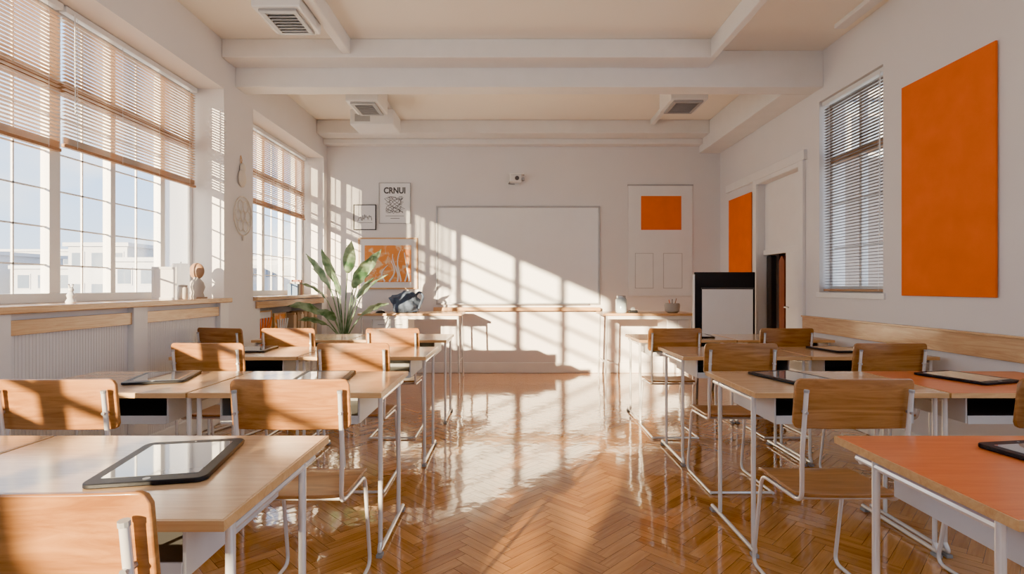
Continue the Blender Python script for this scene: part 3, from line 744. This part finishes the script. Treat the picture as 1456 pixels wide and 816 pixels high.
# ---------------------------------------------------------------- plant
r = thing('potted_plant', 'broad leaved green plant in a tall pot before the orange print', 'plant', (-1.96, 6.25, 0))
bm = bmesh.new(); lathe(bm, [(.13,0),(.15,.02),(.19,.62),(.20,.66),(.18,.66),(.17,.60)], 28); obj('pot', bm, M['pot'], r, smooth=True)
bm = bmesh.new(); lathe(bm, [(.02,.59),(.172,.60),(.165,.615),(.01,.62)], 20); obj('soil', bm, M['soil'], r)
bm = bmesh.new(); sb = bmesh.new(); rnd = random.Random(4)
def leaf(az, el, stem, L, W, droop, roll=0):
    h = Vector((math.cos(az), math.sin(az), 0)); p = Vector((0.02*h.x, .02*h.y, .60))
    e = el; pts = [p.copy()]
    ns = 5
    for k in range(ns): p = p+(h*math.cos(e)+Vector((0,0,1))*math.sin(e))*stem/ns; pts.append(p.copy()); e -= .04
    tube(sb, pts, .008, 6, radii=[.010-.0008*i for i in range(len(pts))])
    side = Vector((-h.y, h.x, 0)); n = 12; rows = []
    for k in range(n+1):
        t = k/n; w = W*(math.sin(PI*min(1, t*.97+.03)**.85))**.8 if k < n else .001
        dirv = h*math.cos(e)+Vector((0,0,1))*math.sin(e); nrm = side.cross(dirv).normalized()
        sd = (side*math.cos(roll)+nrm*math.sin(roll))
        row = []
        for j in range(5):
            q = (j-2)/2
            row.append(bm.verts.new(p+sd*q*w/2+nrm*(abs(q))*w*.16+nrm*.006*math.sin(t*20+q*3)))
        rows.append(row); p = p+dirv*L/n; e -= droop/n
    for a, b in zip(rows, rows[1:]):
        for j in range(4): bm.faces.new((a[j], a[j+1], b[j+1], b[j]))
spec = [(2.9,1.25,.50,.44,.16,1.2),(3.3,1.05,.36,.44,.16,1.3),(2.5,1.42,.70,.48,.16,.5),(1.6,1.48,.80,.44,.16,.3),(.4,1.44,.70,.48,.16,.6),(0,1.30,.54,.42,.15,.9),
 (4.7,1.42,.54,.42,.16,.8),(.2,1.1,.34,.36,.13,1.1),(5.9,1.46,.62,.46,.16,.7),(3.5,1.44,.64,.46,.16,.6),(1.0,1.32,.50,.40,.14,.8),(4.4,1.1,.28,.36,.13,1.1),(3.1,.9,.24,.38,.14,1.2),(2.7,1.36,.58,.44,.15,.9)]
for s in spec: leaf(s[0], s[1], s[2], s[3], s[4], s[5], rnd.uniform(-.9,.9))
obj('foliage', bm, M['leaf'], r, smooth=True); obj('stems', sb, M['leaf'], r, smooth=True)

# ---------------------------------------------------------------- ceiling units
def vent(label, x0, x1, y0, y1, z0, cat='ceiling unit'):
    cx, cyy = (x0+x1)/2, (y0+y1)/2
    r = thing('ceiling_vent', label, cat, (cx, cyy, ZC), 0, 'ceiling ventilation units')
    a, b = (x1-x0)/2, (y1-y0)/2; zb = z0-ZC
    obj('housing', B((-a,a,-b,b,zb+.02,0)), M['white'], r, bevel=.008)
    f = .035
    obj('vent_frame', B((-a+.04,a-.04,-b+.03,-b+.03+f,zb,zb+.02),(-a+.04,a-.04,b-.03-f,b-.03,zb,zb+.02),(-a+.04,-a+.04+f,-b+.03+f,b-.03-f,zb,zb+.02),(a-.04-f,a-.04,-b+.03+f,b-.03-f,zb,zb+.02)), M['grey'], r, bevel=.003)
    bm = bmesh.new(); k = -b+.075
    while k < b-.08:
        box(bm, -a+.075, a-.075, k, k+.010, zb+.004, zb+.016); k += .045
    obj('louvre', bm, M['grey'], r)
    obj('dark_grille', B((-a+.075,a-.075,-b+.065,b-.065,zb+.0165,zb+.0195)), M['black'], r)
vent('large white ceiling vent at the top of the photo, left', -1.91, -1.55, 3.92, 4.36, 3.25)
vent('white ceiling vent behind the beam on the left', -1.74, -1.40, 5.6, 6.05, 3.14)
vent('white ceiling vent behind the beam on the right', 1.66, 2.05, 5.6, 6.05, 3.16)
r = thing('ceiling_projector', 'white ceiling projector behind the left ceiling vent', 'projector', (-1.66, 6.55, ZC))
obj('body', B((-.26,.26,-.2,.2,-.33,-.14)), M['white'], r, bevel=.015)
obj('mount_pole', T(([(-.06,0,0),(-.06,0,-.14)], .03), seg=12), M['white'], r)
obj('lens', T(([(.1,.2,-.22),(.1,.225,-.22)], .04), seg=16), M['black'], r)
obj('front_grille', B((-.2,-.02,-.204,-.2,-.29,-.20)), M['grey'], r)

# ---------------------------------------------------------------- outside
struct('ground', B((-160,120,-60,160,-12.5,-12)), M['ground'])
def building(label, x, y, w, d_, top, mat, cols, rows):
    r = thing('apartment_building', label, 'building', (x, y, -12), 0, 'buildings outside')
    H = top+12
    obj('walls', B((-w/2,w/2,0,d_,0,H)), mat, r)
    obj('roof', B((-w/2-.3,w/2+.3,-.3,d_+.3,H,H+.35)), M['bwhite'], r)
    for i in range(cols):
        for k in range(rows):
            cx = -w/2+(i+.5)*w/cols; ww = w/cols*.28; z = H-1.9-k*2.9
            f = obj('window', B((cx-ww-.12,cx+ww+.12,-.06,0,z-.12,z+1.42)), M['bwhite'], r)
            obj('pane', B((cx-ww,cx+ww,-.09,-.06,z,z+1.3)), M['bwin'], f)
building('white block seen through the leftmost pane', -55, 52, 8, 9, 4.4, M['bwhite'], 4, 2)
building('lower white block with wide windows outside the left window', -46.2, 53, 6, 9, 3.0, M['bwhite'], 3, 2)
building('tall pale block outside the middle pane of the left window', -38.6, 50, 5.5, 9, 5.0, M['bwhite'], 3, 2)
building('white block outside the right pane of the left window', -31.2, 46, 6, 9, 3.4, M['bwhite'], 3, 2)
building('pale block outside the rear left window', -25, 58, 8, 9, 4.2, M['bwhite'], 4, 2)
building('distant low white block outside the left window', -70, 80, 16, 10, 6.5, M['bwhite'], 6, 2)
building('blue grey building outside the right wall window', 14.6, 19.5, 9, 8, 8.0, M['bblue'], 5, 5)
r = thing('tree', 'green tree top outside the right wall window', 'tree', (6.4, 9.0, -12))
obj('trunk', T(([(0,0,0),(.1,0,6),(0,.1,11.5)], .22)), M['bark'], r)
bm = bmesh.new(); rnd = random.Random(9)
for k in range(2600):
    v = Vector((rnd.gauss(0,1), rnd.gauss(0,1), rnd.gauss(0,1))).normalized()*rnd.random()**.4
    c = Vector((v.x*1.5, v.y*1.5, 12.0+v.z*2.0)); a = Vector((rnd.uniform(-1,1), rnd.uniform(-1,1), rnd.uniform(-1,1))).normalized()
    b_ = a.orthogonal().normalized()*.06; a = a*.11
    bm.faces.new([bm.verts.new(c+p) for p in (-a, b_, a, -b_)])
obj('crown', bm, M['tree'], r)

# ---------------------------------------------------------------- light
w = bpy.data.worlds.new('sky'); S.world = w; w.use_nodes = True; nt = w.node_tree
bg = nt.nodes['Background']; bg.inputs['Strength'].default_value = 2.7
tc = nt.nodes.new('ShaderNodeTexCoord'); sp = nt.nodes.new('ShaderNodeSeparateXYZ'); link(nt, tc.outputs['Generated'], sp.inputs[0])
rp = nt.nodes.new('ShaderNodeValToRGB'); e = rp.color_ramp.elements
e[0].position = 0; e[0].color = (.74,.80,.88,1); e[1].position = .7; e[1].color = (.50,.62,.84,1)
x = e.new(.22); x.color = (.40,.62,.96,1)
link(nt, sp.outputs['Z'], rp.inputs['Fac'])
mp = nt.nodes.new('ShaderNodeMapping'); mp.inputs['Scale'].default_value = (1,1,3.5); link(nt, tc.outputs['Generated'], mp.inputs['Vector'])
ns = nt.nodes.new('ShaderNodeTexNoise'); ns.inputs['Scale'].default_value = 2.6; ns.inputs['Detail'].default_value = 7; link(nt, mp.outputs[0], ns.inputs['Vector'])
cr = nt.nodes.new('ShaderNodeValToRGB'); cr.color_ramp.elements[0].position = .46; cr.color_ramp.elements[1].position = .68
link(nt, ns.outputs['Fac'], cr.inputs['Fac'])
mx = nt.nodes.new('ShaderNodeMix'); mx.data_type = 'RGBA'; mx.inputs[7].default_value = (1.0,.94,.87,1)
link(nt, cr.outputs['Color'], mx.inputs[0]); link(nt, rp.outputs['Color'], mx.inputs[6]); link(nt, mx.outputs[2], bg.inputs['Color'])

sl = bpy.data.lights.new('sun', 'SUN'); sl.energy = 27; sl.angle = math.radians(.6); sl.color = (1,.76,.46)
so = bpy.data.objects.new('sun', sl); COL.objects.link(so)
so.rotation_euler = Vector((1,2.4,-.45)).to_track_quat('-Z','Y').to_euler()
def portal(x, y0, y1, z0, z1, sgn):
    l = bpy.data.lights.new('sky_portal', 'AREA'); l.shape = 'RECTANGLE'; l.size = z1-z0; l.size_y = y1-y0
    l.cycles.is_portal = True
    o = bpy.data.objects.new('sky_portal', l); COL.objects.link(o); o.location = (x, (y0+y1)/2, (z0+z1)/2)
    o.rotation_euler = (0, -PI/2*sgn, 0)
portal(-3.08, -5.6, 4.9, SILL, HEAD, 1)
portal(-3.08, 5.45, 7.5, SILL, HEAD, 1)
portal(XR+.28, -5.0, -1.6, .8, 3.1, -1)
portal(XR+.28, -1.2, 2.2, .8, 3.1, -1)
portal(XR+.28, 4.28, 5.17, 1.17, 3.0, -1)

cam = bpy.data.cameras.new('camera'); co = bpy.data.objects.new('camera', cam); COL.objects.link(co)
co.location = (0,0,1.22); co.rotation_euler = (PI/2,0,0); cam.sensor_width = 36; cam.lens = 763/1456*36; cam.clip_start = .05; cam.clip_end = 500
S.camera = co
S.view_settings.view_transform = 'AgX'
try: S.view_settings.look = 'AgX - Punchy'
except Exception: pass
S.view_settings.exposure = 1.1
